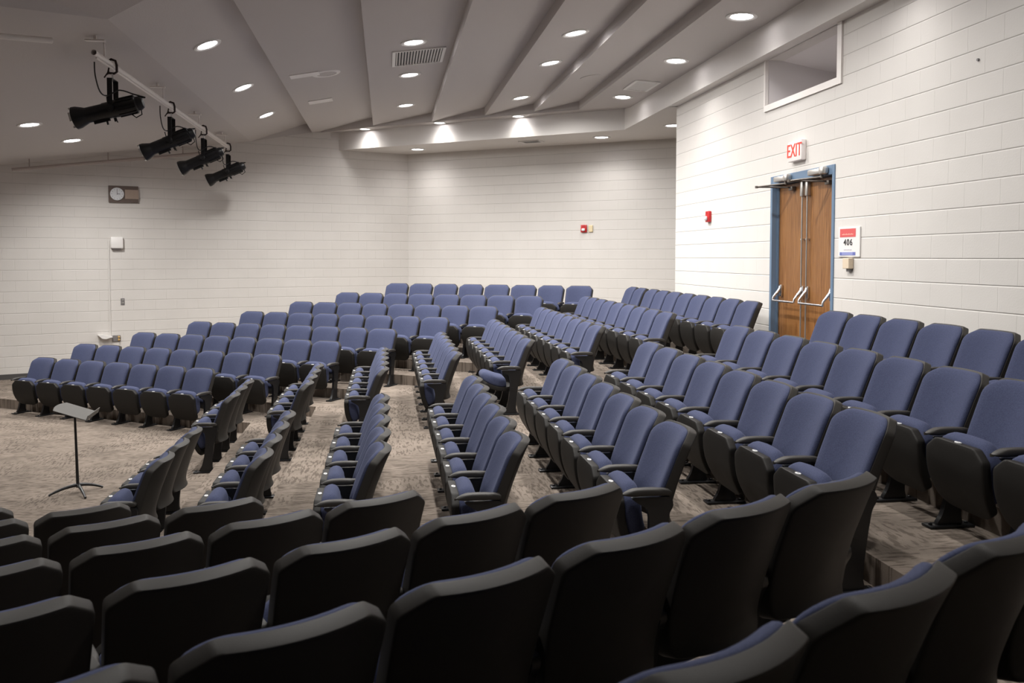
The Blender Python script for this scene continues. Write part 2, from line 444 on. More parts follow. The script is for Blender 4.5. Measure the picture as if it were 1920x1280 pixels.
# ------------------------------------------------------------------ double door
FZ = floor_z(8)
fr = MB()
fd = 0.17
fw = 0.05
fr.box(XW - 0.012, XW + fd, DY1 - fw, DY1, FZ, DZ, bev=0.004); fr.box(XW - 0.012, XW + fd, DY0, DY0 + fw, FZ, DZ, bev=0.004)
fr.box(XW - 0.012, XW + fd, DY0 + fw, DY1 - fw, DZ - 0.10, DZ, bev=0.004)
# door stops
fr.box(XW + 0.055, XW + 0.075, DY1 - fw - 0.016, DY1 - fw, FZ, DZ - 0.1); fr.box(XW + 0.055, XW + 0.075, DY0 + fw, DY0 + fw + 0.016, FZ, DZ - 0.1)
frame = fr.build('door_1', M['bluepaint'], kind='structure')
LZ1 = DZ - 0.105
ymid = (DY0 + DY1) / 2
for side, (y0, y1, hinge) in (('far', (ymid + 0.003, DY1 - fw - 0.004, DY1)), ('near', (DY0 + fw + 0.004, ymid - 0.003, DY0))):
    d = MB(); d.box(XW + 0.078, XW + 0.122, y0, y1, FZ + 0.012, LZ1, bev=0.003)
    leaf = d.build('door_leaf', M['wood'], frame)
    fx = XW + 0.078
    sgn = 1 if side == 'far' else -1
    yr = ymid + sgn * 0.058              # latch side
    yh = hinge - sgn * 0.155             # hinge side
    hw = MB()
    hw.tube([(fx - 0.03, yr, FZ + 0.03), (fx - 0.03, yr, LZ1 - 0.03)], 0.0095, 10)
    hw.box(fx - 0.05, fx, yr - 0.027, yr + 0.027, LZ1 - 0.17, LZ1 - 0.005, bev=0.008)
    hw.box(fx - 0.042, fx, yr - 0.022, yr + 0.022, FZ + 0.005, FZ + 0.06, bev=0.005)
    hw.box(fx - 0.04, fx, yr - 0.016, yr + 0.016, 2.63, 2.645)
    hw.build('vertical_rod', M['alum'], leaf, smooth=40)
    zb, ztop = 1.93, 2.095
    xo = fx - 0.115
    bar = MB()
    bar.tube([(xo, yh, zb), (xo, yr, zb)], 0.0125, 12)
    for yy in (yh, yr):
        bar.tube([(fx - 0.02, yy, ztop), (fx - 0.03, yy, ztop - 0.035), (fx - 0.075, yy, ztop - 0.085), (xo + 0.004, yy, zb + 0.035), (xo, yy, zb)], [0.020, 0.021, 0.016, 0.0125, 0.0125], 10)
        bar.box(fx - 0.03, fx, yy - 0.028, yy + 0.028, ztop - 0.12, ztop + 0.02, bev=0.008)
    bar.build('crash_bar', M['chrome'], leaf, smooth=45)
    # closer: body on the frame head, folding arm
    cl = MB()
    yc = hinge - sgn * (0.30 if side == 'far' else 0.36)
    cl.box(XW - 0.075, XW - 0.012, yc - 0.15, yc + 0.10, DZ - 0.082, DZ - 0.02, bev=0.012)
    cl.box(XW - 0.085, XW - 0.012, yc - 0.25, yc - 0.15, DZ - 0.090, DZ - 0.012, bev=0.02)
    cb = cl.build('door_closer', M['alum'], frame, smooth=40)
    ar = MB()
    el = Vector((XW - 0.30, yc + 0.05, DZ - 0.14))
    ar.tube([(XW - 0.05, yc - 0.16, DZ - 0.115), el], 0.010, 8)
    ar.tube([el, (fx - 0.03, yc - 0.12, DZ - 0.155)], 0.009, 8)
    ar.box(fx - 0.05, fx, yc - 0.17, yc - 0.08, DZ - 0.19, DZ - 0.145, bev=0.008)
    ar.tube([(XW - 0.045, yc - 0.16, DZ - 0.085), (XW - 0.045, yc - 0.16, DZ - 0.125)], 0.016, 10)
    ar.tube([el + Vector((0, 0, 0.012)), el - Vector((0, 0, 0.014))], 0.018, 10)
    ar.build('closer_arm', M['bronze'], cb, smooth=40)

# ------------------------------------------------------------------ lettering
def text_mesh(txt, size, depth=0.002, sx=1.0, sp=1.0):
    cu = bpy.data.curves.new('lettering', 'FONT'); cu.body = txt; cu.size = size; cu.extrude = depth; cu.space_character = sp; cu.align_x = 'CENTER'; cu.align_y = 'CENTER'
    o = bpy.data.objects.new('lettering_tmp', cu); COL.objects.link(o)
    dg = bpy.context.evaluated_depsgraph_get(); dg.update()
    me = bpy.data.meshes.new_from_object(o.evaluated_get(dg))
    bpy.data.objects.remove(o, do_unlink=True)
    for v in me.vertices: v.co.x *= sx
    return me
def wall_text(name, txt, size, loc, rot, mat, parent, depth=0.002, sx=1.0, sp=1.0):
    me = text_mesh(txt, size, depth, sx, sp); me.materials.clear(); me.materials.append(mat)
    o = bpy.data.objects.new(name, me); COL.objects.link(o); o.parent = parent
    o.location = loc; o.rotation_euler = rot
    return o
RW_ROT = (PI / 2, 0, -PI / 2)      # text on the door wall, read from inside the room

# EXIT sign above the door
ex = thing('exit_sign', 'white lit EXIT sign with red letters above the double door', 'exit sign', (XW, 9.03, 3.615))
b = MB(); b.box(-0.062, -0.001, -0.158, 0.158, -0.112, 0.112, bev=0.012); b.build('housing', M['exitface'], ex, smooth=40)
me = text_mesh('EXIT', 0.21, 0.003, 0.80); me.materials.clear(); me.materials.append(M['exitred'])
o = bpy.data.objects.new('lettering', me); COL.objects.link(o); o.parent = ex; o.location = (-0.0645, 0, 0.0); o.rotation_euler = RW_ROT

# room sign
sg = thing('room_sign', 'white room sign reading 406 with red and blue bars beside the door', 'sign', (XW, 7.945, 2.588))
b = MB(); b.box(-0.014, -0.001, -0.198, 0.198, -0.148, 0.148, bev=0.004); b.build('panel', M['white'], sg)
b = MB(); b.box(-0.0165, -0.0135, -0.125, 0.165, 0.050, 0.132); b.build('red_band', M['signred'], sg)
b = MB(); b.box(-0.0165, -0.0135, -0.125, 0.165, -0.132, -0.100); b.box(-0.0175, -0.0160, -0.080, 0.122, -0.131, -0.101, mi=1); b.build('blue_band', [M['signblue'], M['signpale']], sg)
b = MB()
for k in range(9): b.box(-0.0178, -0.0162, -0.085 + 0.024 * k, -0.068 + 0.024 * k, 0.071, 0.080 + 0.004 * (k % 2))
b.build('white_lettering', M['signpink'], sg)
wall_text('lettering', '406', 0.088, (-0.016, 0.012, -0.005), RW_ROT, M['ink'], sg, sx=1.1, sp=1.18)
b = MB()
for k in range(7): b.box(-0.0158, -0.0142, -0.055 + 0.022 * k, -0.040 + 0.022 * k, -0.082, -0.073)
b.build('small_lettering', M['greyink'], sg)

# card reader under the sign
cr = thing('wall_switch', 'small beige wall switch box just below the 406 sign', 'switch', (XW, 7.93, 2.376))
b = MB(); b.box(-0.055, -0.001, -0.058, 0.058, -0.052, 0.052, bev=0.006); b.build('housing', M['beige'], cr)
b = MB(); b.box(-0.030, -0.004, -0.040, 0.030, -0.080, -0.052, bev=0.003); b.build('connector', M['greyplate'], cr)
tag(MB().lathe([(0.011, 0), (0.011, 0.012)], Matrix.Translation((XW - 0.012, 6.127, 3.964)) @ Matrix.Rotation(PI / 2, 4, 'Y')).build('wall_anchor', M['greyplate'], smooth=30), 'tiny dark wall anchor high on the white block door wall', 'wall anchor')

# fire alarm strobes
def strobe(loc, rotz, label):
    t = thing('fire_alarm_strobe', label, 'fire alarm', loc, rotz)     # local -Y faces the room
    b = MB(); b.box(-0.064, 0.064, -0.045, -0.001, -0.078, 0.078, bev=0.008); b.build('housing', M['red'], t, smooth=40)
    b = MB(); b.box(-0.038, 0.038, -0.082, -0.044, -0.052, 0.004, bev=0.016); b.build('strobe_lens', M['strobe'], t, smooth=60)
    b = MB()
    for k in range(5): b.box(-0.040, 0.040, -0.049, -0.044, 0.024 + 0.009 * k, 0.029 + 0.009 * k)
    b.build('horn_grille', M['red'], t)
    return t
br_ang = math.atan2(BDIR.y, BDIR.x)
pb = LC + BDIR * ((Vector((4.12, 17.654)) - LC).dot(BDIR))
strobe((pb.x, pb.y, 3.037), br_ang, 'red fire alarm strobe on the back wall beside a cream box')
strobe((XW, 11.685, 3.013), -PI / 2, 'red fire alarm strobe on the door wall between the corner and the door')
pc = LC + BDIR * ((Vector((4.245, 17.57)) - LC).dot(BDIR))
o = MB().box(-0.045, 0.045, -0.03, -0.001, -0.072, 0.072, bev=0.008).build('wall_box', M['cream'])
o.location = (pc.x, pc.y, 3.035); o.rotation_euler = (0, 0, br_ang); tag(o, 'small cream box on the back wall next to the red strobe', 'wall box')

# ------------------------------------------------------------------ things on the side wall (local -Y faces the room)
la = math.atan2(LDIR.y, LDIR.x)
def on_left(x, z):
    p = LC + LDIR * ((x - LC.x) / LDIR.x)
    return (p.x, p.y, z)
ck = thing('wall_clock', 'brown wall panel with round white clock and beige speaker grille', 'clock', on_left(-5.105, 3.672), la)
b = MB(); b.box(-0.268, 0.268, -0.05, -0.001, -0.162, 0.162, bev=0.006); b.build('panel', M['brown'], ck)
b = MB(); b.lathe([(0.124, 0.0), (0.124, 0.022), (0.112, 0.030), (0.110, 0.022)], Matrix.Translation((-0.118, -0.05, 0.0)) @ Matrix.Rotation(PI / 2, 4, 'X'), 40); dial = b.build('dial', M['dial'], ck, smooth=40)
b = MB(); b.box(-0.121, -0.115, -0.077, -0.074, -0.015, 0.085); b.box(-0.118, -0.062, -0.077, -0.074, -0.004, 0.004); b.build('clock_hand', M['ink'], dial)
b = MB()
for k in range(12):
    a = k * PI / 6; b.box(-0.003, 0.003, -0.0755, -0.0735, 0.088, 0.102, mat=Matrix.Translation((-0.118, 0, 0)) @ Matrix.Rotation(a, 4, 'Y'))
b.build('hour_marks', M['ink'], dial)
b = MB(); b.box(0.025, 0.27, -0.062, -0.05, -0.09, 0.09)
for k in range(9): b.box(0.033 + 0.026 * k, 0.047 + 0.026 * k, -0.070, -0.061, -0.088, 0.088)
b.build('speaker_grille', M['grille'], ck)

bx = thing('wall_unit', 'white plastic box on the side wall below the clock', 'wall unit', on_left(-5.235, 2.722), la)
b = MB(); b.box(-0.112, 0.112, -0.085, -0.001, -0.112, 0.112, bev=0.018); b.build('cover', M['white'], bx, smooth=40)
b = MB(); b.box(-0.08, 0.08, -0.06, -0.005, -0.135, -0.108, bev=0.006); b.build('bracket', M['greyplate'], bx)
b = MB(); b.box(-0.016, 0.016, -0.022, -0.001, 0.86 - 2.72, 0.05, bev=0.004); b.box(-0.016, -0.0, -0.022, -0.001, 0.03, 0.06)
o = b.build('cable_raceway', M['raceway']); o.location = on_left(-5.372, 2.72); o.rotation_euler = (0, 0, la); tag(o, 'thin white vertical cable raceway below the white wall box', 'raceway')

op = thing('wall_outlet', 'grey double wall outlet plate alone above the socket box', 'outlet', on_left(-5.153, 1.562), la)
b = MB(); b.box(-0.036, 0.036, -0.008, -0.001, -0.066, 0.066, bev=0.002); b.build('plate', M['greyplate'], op)
b = MB(); b.box(-0.018, 0.018, -0.011, -0.007, 0.010, 0.044, bev=0.003); b.box(-0.018, 0.018, -0.011, -0.007, -0.044, -0.010, bev=0.003); b.build('sockets', M['alum'], op)

sb = thing('socket_box', 'dark low socket box with two yellow plugs on the side wall', 'outlet', on_left(-5.268, 0.843), la)
b = MB(); b.box(-0.072, 0.072, -0.02, -0.001, -0.060, 0.060, bev=0.003); b.build('plate', M['greyplate'], sb)
for zz in (-0.026, 0.028):
    b = MB(); b.lathe([(0.021, 0), (0.021, 0.03), (0.014, 0.034)], Matrix.Translation((0.040, -0.02, zz)) @ Matrix.Rotation(PI / 2, 4, 'X'), 14); b.build('plug', M['yellow'], sb, smooth=40)
o = MB()
prof = [(-0.165, 0.02), (-0.075, 0.024), (0.0, 0.0), (0.09, -0.018), (0.10, -0.032), (0.06, -0.040), (-0.02, -0.062), (-0.09, -0.05)]
o.prism([(p[0], p[1]) for p in prof], 1, -0.11, -0.004)
o = o.build('wall_holder', M['white']); o.location = on_left(-5.43, 0.905); o.rotation_euler = (0, 0, la)
tag(o, 'small white flared holder on the side wall beside the socket box', 'wall holder')

# ------------------------------------------------------------------ ceiling fittings
def plane_rot(i):
    xa, za, xb, zb = strip[i]; return math.atan2(zb - za, xb - xa)
def on_strip(i, x):
    xa, za, xb, zb = strip[i]; return za + (zb - za) * (x - xa) / (xb - xa)
def downlight_meshes():
    t = MB()
    t.lathe([(0.124, -0.002), (0.138, -0.010), (0.160, -0.014), (0.174, -0.009), (0.178, 0.0)], n=40, cap0=False, cap1=False)
    t.lathe([(0.124, -0.002), (0.110, 0.03)], n=40, cap0=False, cap1=False)
    d = MB(); d.lathe([(0.122, -0.001), (0.001, -0.003)], n=40)
    return t.mesh('trim_ring', M['trimring'], 40), d.mesh('lens', M['diffuser'], 40)
TRIM, LENS = downlight_meshes()
WARM = (1.0, 0.975, 0.94)
def downlight(x, y, z, tilt, power, label, size=156.0, scale=1.0):
    t = thing('downlight', label, 'ceiling light', (x, y, z), 0, 'recessed ceiling downlights')
    t.rotation_euler = (0, -tilt, 0); t.scale = (scale, scale, 1)
    a = bpy.data.objects.new('trim_ring', TRIM); COL.objects.link(a); a.parent = t; a.location = (0, 0, -0.001)
    c = bpy.data.objects.new('lens', LENS); COL.objects.link(c); c.parent = t; c.location = (0, 0, -0.002)
    l = bpy.data.lights.new('downlight_lamp', 'SPOT'); l.energy = power; l.color = WARM
    l.spot_size = R(size); l.spot_blend = 1.0; l.shadow_soft_size = 0.10
    lo = bpy.data.objects.new('downlight_lamp', l); COL.objects.link(lo); lo.parent = t; lo.location = (0, 0, -0.03)
    return t
PW = 450.0
ord3 = ['first', 'second', 'third', 'fourth', 'fifth', 'sixth']
def strip_row(i, x, ys, names, pw, size=156.0):
    for y, nm in zip(ys, names):
        downlight(x, y, on_strip(i, x), plane_rot(i), pw, nm, size)
def rowlabels(n, where): return [f'recessed downlight, {ord3[k]} from the far end of the ceiling strip {where}' for k in range(n)]
strip_row(0, -2.21, [16.77, 14.13, 11.39], rowlabels(3, 'above the spotlight pipe'), PW * 0.9, 162)
strip_row(2, 0.385, [16.44, 13.71, 11.65], rowlabels(3, 'with the large vent'), PW)
strip_row(4, 2.42, [15.40, 12.61, 10.90], rowlabels(3, 'two steps beyond the vent'), PW * 0.75)
strip_row(6, 4.01, [14.35, 11.62, 9.39, 6.9], rowlabels(4, 'along the door wall'), PW * 0.11, 125)
for k, (x, y) in enumerate(((-0.43, 18.82), (1.10, 17.74), (2.57, 16.70))):
    downlight(x, y, ZL + C0, 0, PW * 0.08, f'downlight at the top edge of the back soffit, {ord3[k]} from the side wall', scale=0.78)
for (x, y, nm) in ((0.70, 19.05, 'downlight under the soffit beside the corner of the two block walls'), (4.22, 16.62, 'downlight under the back soffit near the small dark vent'), (5.116, 14.957, 'downlight under the soffit, partly cut off by the end of the door wall')):
    downlight(x, y, ZS, 0, PW * 0.13, nm)
for k, y in enumerate((15.72, 13.95)):
    t = downlight(-5.3, y, st_z(-5.3), math.atan(SL), PW * 0.9, f'downlight in the sloped ceiling over the stage, {ord3[k]} from the side wall', 166)
# unseen downlights, added to brighten near seats and stage, partly carrying on the rows
for (x, y, i, nm) in ((2.42, 8.1, 4, 'fourth'), (2.42, 5.6, 4, 'fifth'), (0.385, 8.9, 2, 'fourth'), (0.385, 6.4, 2, 'fifth')):
    downlight(x, y, on_strip(i, x), plane_rot(i), PW * (0.35 if y < 6 else 0.75), f'recessed downlight over the near seats, {nm} from the far end of its ceiling strip, {"two steps from the vent" if i == 4 else "in line with the vent"}'.replace(' of its ceiling strip,', ',').replace('recessed ', ''))
for (x, y, z, nm) in ((0.385, 3.7, on_strip(2, 0.385), 'added downlight over the near block, sixth from the far end in line with the vent'), (-2.3, 3.2, zt - 0.001, 'added downlight over the near block in the flat ceiling beside the sloped stage ceiling'), (-2.6, 5.6, zt - 0.001, 'added downlight in the flat ceiling over the front rows of the near block'), (2.42, 2.9, on_strip(4, 2.42), 'added downlight over the back rows of the near block, two strips beyond the vent')):
    downlight(x, y, z, 0.0, PW * 0.38, nm)  # unseen lamps, added to light the top rims of the near seats
for (x, y) in ((-5.3, 12.2), (-5.3, 10.0), (-8.0, 13.0), (-8.0, 10.0)):  # unseen lamps, added for the brightness of the stage
    downlight(x, y, st_z(x), math.atan(SL), PW * 0.4, f'added recessed downlight over the stage, out of frame at {abs(x):.0f} by {y:.0f} metres')

# ceiling vents
def vent(i, x0, x1, y0, y1, label, flat_z=None, n=14, deep=True, rot=0.0):
    cx, cy = (x0 + x1) / 2, (y0 + y1) / 2
    z = flat_z if flat_z is not None else on_strip(i, cx)
    t = thing('ceiling_vent', label, 'vent', (cx, cy, z)); t.rotation_euler = (0, -(plane_rot(i) if flat_z is None else 0), rot)
    hx, hy = (x1 - x0) / 2, (y1 - y0) / 2; e = 0.045
    f = MB(); zz = -0.018
    f.box(-hx, -hx + e, -hy, hy, zz, -0.001); f.box(hx - e, hx, -hy, hy, zz, -0.001); f.box(-hx + e, hx - e, -hy, -hy + e * 0.6, zz, -0.001); f.box(-hx + e, hx - e, hy - e * 0.6, hy, zz, -0.001)
    f.build('frame', M['trimring'], t)
    d = MB(); d.box(-hx + e, hx - e, -hy + e * .6, hy - e * .6, -0.004, -0.002); d.build('backing', M['ventdark'], t)
    s = MB()
    for k in range(n):
        xx = -hx + e + (k + 0.5) * (2 * hx - 2 * e) / n
        s.box(-0.012, 0.012, -hy + e * .6, hy - e * .6, -0.0015, 0.0015, mat=Matrix.Translation((xx, 0, -0.012)) @ Matrix.Rotation(R(40), 4, 'Y'))
    s.build('louver_blades', M['trimring'], t)
    return t
vent(2, 0.10, 0.85, 12.05, 12.95, 'large white louvred air vent between two downlights in the ceiling', n=16)
vent(6, 3.83, 4.24, 12.98, 13.70, 'small louvred vent beside a downlight in the ceiling strip along the door wall', n=10)
vent(0, 2.72, 3.18, 17.27, 17.55, 'small dark vent under the back soffit', flat_z=ZS, n=8, rot=math.atan2(SDIR.y, SDIR.x))
# speaker ring and two flat panels on the second strip
sp = thing('ceiling_speaker', 'round white ceiling speaker ring beside a short pale panel', 'speaker', (-0.895, 13.66, on_strip(1, -0.895))); sp.rotation_euler = (0, -plane_rot(1), 0)
b = MB(); b.lathe([(0.15, -0.001), (0.16, -0.014), (0.21, -0.012), (0.222, -0.001)], n=36, cap0=False, cap1=False); b.build('ring', M['speaker'], sp, smooth=40)
b = MB(); b.lathe([(0.15, -0.006), (0.001, -0.010)], n=36); b.build('grille', M['ceiling'], sp, smooth=40)
for (x0, x1, y0, y1, nm) in ((-1.43, -0.99, 13.42, 13.66, 'pale flat panel beside the ceiling speaker ring'), (-1.35, -0.93, 15.66, 15.95, 'pale flat panel farther along from the ceiling speaker ring')):
    o = MB().box(-(x1 - x0) / 2, (x1 - x0) / 2, -(y1 - y0) / 2, (y1 - y0) / 2, -0.012, -0.001).build('ceiling_panel', M['speaker'])
    xm = (x0 + x1) / 2; o.location = (xm, (y0 + y1) / 2, on_strip(1, xm)); o.rotation_euler = (0, -plane_rot(1), 0); tag(o, nm, 'ceiling panel')
sp = thing('ceiling_speaker', 'faint round ceiling speaker painted in, on a strip near the door wall', 'speaker', (3.2, 13.35, on_strip(5, 3.2))); sp.rotation_euler = (0, -plane_rot(5), 0)
b = MB(); b.lathe([(0.16, -0.001), (0.155, -0.008), (0.001, -0.010)], n=36, cap0=False); b.build('grille', M['ceiling'], sp, smooth=40)

# ------------------------------------------------------------------ pipes and stage spotlights
PX, PZ, PY0, PY1 = -3.08, 4.628, 9.85, 17.9
pp = thing('lighting_pipe', 'long pale pipe carrying four black stage spotlights', 'pipe', (PX, PY0, PZ))
b = MB(); b.tube([(0, 0, 0), (0, PY1 - PY0, 0)], 0.029, 16, cap=False); b.tube([(0, PY1 - PY0, 0), (0, 0.0, 0)], 0.024, 16, cap=False); b.build('tube', M['pipe'], pp, smooth=40)
b = MB(); b.tube([(0.006, 0.05, -0.047), (0.006, PY1 - PY0 - 0.1, -0.047)], 0.010, 8); b.build('conduit', M['pipe'], pp, smooth=40)
for yy in (0.35, 2.9, 5.2, 7.55):
    b = MB(); zc = st_z(PX) - PZ
    b.tube([(0, yy, 0.02), (0, yy, zc)], 0.011, 8); b.box(-0.02, 0.02, yy - 0.02, yy + 0.02, -0.02, 0.03, bev=0.005)
    b.build('hanger_rod', M['pipe'], pp, smooth=40)
    b = MB(); b.box(-0.10, 0.10, yy - 0.33, yy - 0.27, zc - 0.06, zc - 0.045); b.tube([(0, yy - 0.30, zc - 0.045), (0, yy - 0.30, zc)], 0.018, 8); b.build('ceiling_plate', M['pipe'], pp)
def stage_light(y, pitch, yaw, label, drop):
    """hangs from the pipe; lens looks toward -X and down"""
    t = thing('stage_spotlight', label, 'spotlight', (PX, y, PZ), 0, 'black stage spotlights on the pipe')
    c = MB()          # C-clamp hooked over the pipe
    pts = [(-0.045, 0, 0.005), (-0.045, 0, 0.045), (-0.01, 0, 0.066), (0.035, 0, 0.05), (0.048, 0, 0.0), (0.048, 0, -0.075), (0.02, 0, -0.095), (-0.05, 0, -0.09)]
    c.tube(pts, 0.014, 8); c.tube([(-0.035, 0, -0.028), (-0.055, 0, -0.11)], 0.009, 8); c.tube([(-0.09, 0.0, -0.145), (-0.035, 0.0, -0.065)], 0.008, 8)
    c.build('clamp', M['clamp'], t, smooth=40)
    st = MB(); st.tube([(0.0, 0, -0.09), (0.0, 0, -0.17)], 0.012, 8); st.build('stem', M['chrome'], t, smooth=40)
    zc = -drop
    yk = MB()
    for sy in (-1, 1):
        yk.box(-0.028, 0.028, sy * 0.112 - 0.004, sy * 0.112 + 0.004, zc - 0.05, -0.165)
        yk.lathe([(0.040, 0), (0.040, 0.018), (0.024, 0.024)], Matrix.Translation((0, sy * 0.112, zc)) @ Matrix.Rotation(-sy * PI / 2, 4, 'X'), 18)
    yk.box(-0.028, 0.028, -0.112, 0.112, -0.172, -0.164)
    yk.build('yoke', M['lamphouse'], t, smooth=40)
    # body along local -X, tilted
    mt = Matrix.Translation((0, 0, zc)) @ Matrix.Rotation(yaw, 4, 'Z') @ Matrix.Rotation(-pitch, 4, 'Y') @ Matrix.Rotation(-PI / 2, 4, 'Y')
    bd = MB()
    bd.lathe([(0.030, -0.345), (0.060, -0.34), (0.078, -0.31), (0.082, -0.275), (0.098, -0.265), (0.104, -0.15), (0.100, -0.03), (0.094, 0.02), (0.094, 0.10)], mt, 24)
    for k in range(12):
        bd.box(0.096, 0.110, -0.006, 0.006, -0.255, -0.06, mat=mt @ Matrix.Rotation(k * PI / 6, 4, 'Z'))
    bd.tube([mt @ Vector(p) for p in ((-0.05, 0.0, -0.30), (-0.13, 0, -0.29), (-0.15, 0, -0.22), (-0.10, 0, -0.18))], 0.007, 8)
    bd.box(-0.14, -0.10, -0.01, 0.01, -0.01, 0.02, mat=mt)
    body = bd.build('lamp_housing', M['lamphouse'], t, smooth=35)
    br = MB()
    br.lathe([(0.088, 0.08), (0.088, 0.29), (0.092, 0.30), (0.124, 0.385), (0.128, 0.43), (0.122, 0.435), (0.085, 0.33)], mt, 24, cap1=True)
    br.box(-0.118, -0.09, -0.012, 0.012, 0.06, 0.24, mat=mt)
    br.tube([mt @ Vector((-0.10, 0, 0.10)), mt @ Vector((-0.155, 0, 0.10))], 0.012, 8)
    br.tube([mt @ Vector((0.08, 0.03, 0.05)), mt @ Vector((0.165, 0.05, 0.04))], 0.007, 6)
    br.tube([mt @ Vector((-0.08, 0.03, 0.03)), mt @ Vector((-0.145, 0.05, 0.0))], 0.007, 6)
    br.build('lens_barrel', M['lamphouse'], t, smooth=35)
    fh = MB()
    for sx, sy in ((1, 0), (-1, 0), (0, 1), (0, -1)):
        fh.box(sx * 0.105 - (0.012 if sx else 0.05), sx * 0.105 + (0.012 if sx else 0.05), sy * 0.105 - (0.012 if sy else 0.05), sy * 0.105 + (0.012 if sy else 0.05), 0.436, 0.456, mat=mt)
    fh.build('gel_holder', M['alum'], t)
    ln = MB(); ln.lathe([(0.082, 0.335), (0.05, 0.35), (0.001, 0.355)], mt, 20); ln.build('front_lens', M['glass'], t, smooth=40)
    cb = MB()
    rear = mt @ Vector((0.06, 0, -0.33))
    P = [Vector((-0.02, -0.55, -0.085)), Vector((-0.03, -0.50, -0.22)), Vector((-0.04, -0.32, -0.36)), Vector((-0.02, -0.13, -0.37)), Vector((0.10, -0.10, -0.30)), Vector((0.24, -0.03, -0.33)), rear + Vector((0.05, 0, 0.0)), rear]
    Q = []
    for k in range(len(P) - 1):      # Catmull-Rom
        p0, p1, p2, p3 = P[max(k - 1, 0)], P[k], P[k + 1], P[min(k + 2, len(P) - 1)]
        for u in (0, .25, .5, .75):
            Q.append(0.5 * ((2 * p1) + (p2 - p0) * u + (2 * p0 - 5 * p1 + 4 * p2 - p3) * u * u + (3 * p1 - p0 - 3 * p2 + p3) * u ** 3))
    Q.append(P[-1])
    cb.tube(Q, 0.008, 6); cb.build('power_cable', M['cable'], t, smooth=60)
    return t
stage_light(10.47, R(15), R(0), 'black stage spotlight clamped at the free end of the pipe', 0.50)
stage_light(13.19, R(24), R(3), 'black stage spotlight on the pipe, second from its free end', 0.50)
stage_light(15.45, R(24), R(0), 'black stage spotlight on the pipe, third from its free end', 0.50)
stage_light(17.75, R(24), R(0), 'black stage spotlight clamped at the side wall end of the pipe', 0.50)

pa, pb_ = Vector((-6.69, 16.77, 4.02)), Vector((-3.345, 18.42, 4.602))
pp = thing('lighting_pipe', 'long taupe pipe hanging along the top of the side wall over the clock', 'pipe', pa)
b = MB(); b.tube([(0, 0, 0), pb_ - pa], 0.030, 14); b.build('tube', M['darkpipe'], pp, smooth=40)
for f_ in (0.075, 0.43, 0.8):
    p = (pb_ - pa) * f_; b = MB(); b.tube([p + Vector((0, 0, 0.02)), (p.x, p.y, st_z(p.x + pa.x) - pa.z)], 0.010, 8); b.build('hanger_rod', M['darkpipe'], pp, smooth=40)
pa = Vector((-3.27, 9.20, 4.585)); pd = Vector((-0.69, -0.72, -0.115)) * 3.2
pp = thing('lighting_pipe', 'short end of a pale pipe entering above the stage near the sloped ceiling edge', 'pipe', pa)
b = MB(); b.tube([(0, 0, 0), pd], 0.029, 14); b.build('tube', M['pipe'], pp, smooth=40)
for s_ in (0.16, 0.8):
    p = pd * s_; b = MB(); b.tube([p, (p.x, p.y, st_z(p.x + pa.x) - pa.z)], 0.012, 8); b.build('hanger_rod', M['pipe'], pp, smooth=40)

# ------------------------------------------------------------------ music stand on the stage floor
ms = thing('music_stand', 'grey-topped black music stand alone on the carpeted stage floor', 'music stand', (-3.19, 9.40, 0))
b = MB(); b.tube([(0, 0, 0.045), (0, -0.02, 0.45), (0.0, -0.04, 0.79)], [0.016, 0.013, 0.011], 12); b.build('pole', M['steel'], ms, smooth=40)
for a_, l_ in ((R(215), 0.28), (R(30), 0.24), (R(300), 0.34)):
    b = MB(); n_ = 8; pts = []; 
    for k in range(n_ + 1):
        u = k / n_; pts.append((math.cos(a_) * l_ * u, math.sin(a_) * l_ * u, 0.062 * (1 - u ** 2) + 0.010))
    b.tube(pts, [0.020 - 0.009 * k / n_ for k in range(n_ + 1)], 8); b.build('leg', M['steel'], ms, smooth=50)
dk = MB(); nseg = 10
tr = Matrix.Translation((0.02, -0.05, 0.845)) @ Matrix.Rotation(R(5), 4, 'Z') @ Matrix.Rotation(R(20), 4, 'Y')
rows = []
for k in range(nseg + 1):
    v = k / nseg - 0.5
    rows.append((0.50 * v, 0.028 * (1 - (2 * v) ** 2)))
def tp(x, yv, dz): return tr @ Vector((x, yv[0], dz))
top_e = [-0.165 - 0.035 * (1 - (2 * (k / nseg - 0.5)) ** 2) for k in range(nseg + 1)]
vs = []; fs = []
for k in range(nseg + 1):
    for x in (top_e[k], 0.155): 
        for dz in (0.0, 0.006): vs.append(tp(x, rows[k], dz))
for k in range(nseg):
    a = 4 * k; c = a + 4
    fs += [(a, a + 2, c + 2, c), (a + 1, c + 1, c + 3, a + 3), (a, c, c + 1, a + 1), (a + 2, a + 3, c + 3, c + 2)]
fs += [(0, 1, 3, 2), (4 * nseg, 4 * nseg + 2, 4 * nseg + 3, 4 * nseg + 1)]
dk.add(vs, fs); dk.build('tray', M['tray'], ms)
b = MB(); b.box(0.155, 0.161, -0.25, 0.25, 0.0, 0.055, mat=tr); b.build('ledge', M['tray'], ms)
b = MB(); b.lathe([(0.022, -0.04), (0.022, -0.002)], tr, 12); b.build('tilt_hinge', M['steel'], ms, smooth=40)

# ------------------------------------------------------------------ auditorium seat
def lerp_table(tab, x):
    if x <= tab[0][0]: return tab[0][1]
    for (x0, y0), (x1, y1) in zip(tab[:-1], tab[1:]):
        if x <= x1:
            t = (x - x0) / (x1 - x0); return y0 + (y1 - y0) * t
    return tab[-1][1]
def smooth_table(tab, x, h=0.035):
    return sum(lerp_table(tab, x + d * h) for d in (-1, -0.5, 0, 0.5, 1)) / 5

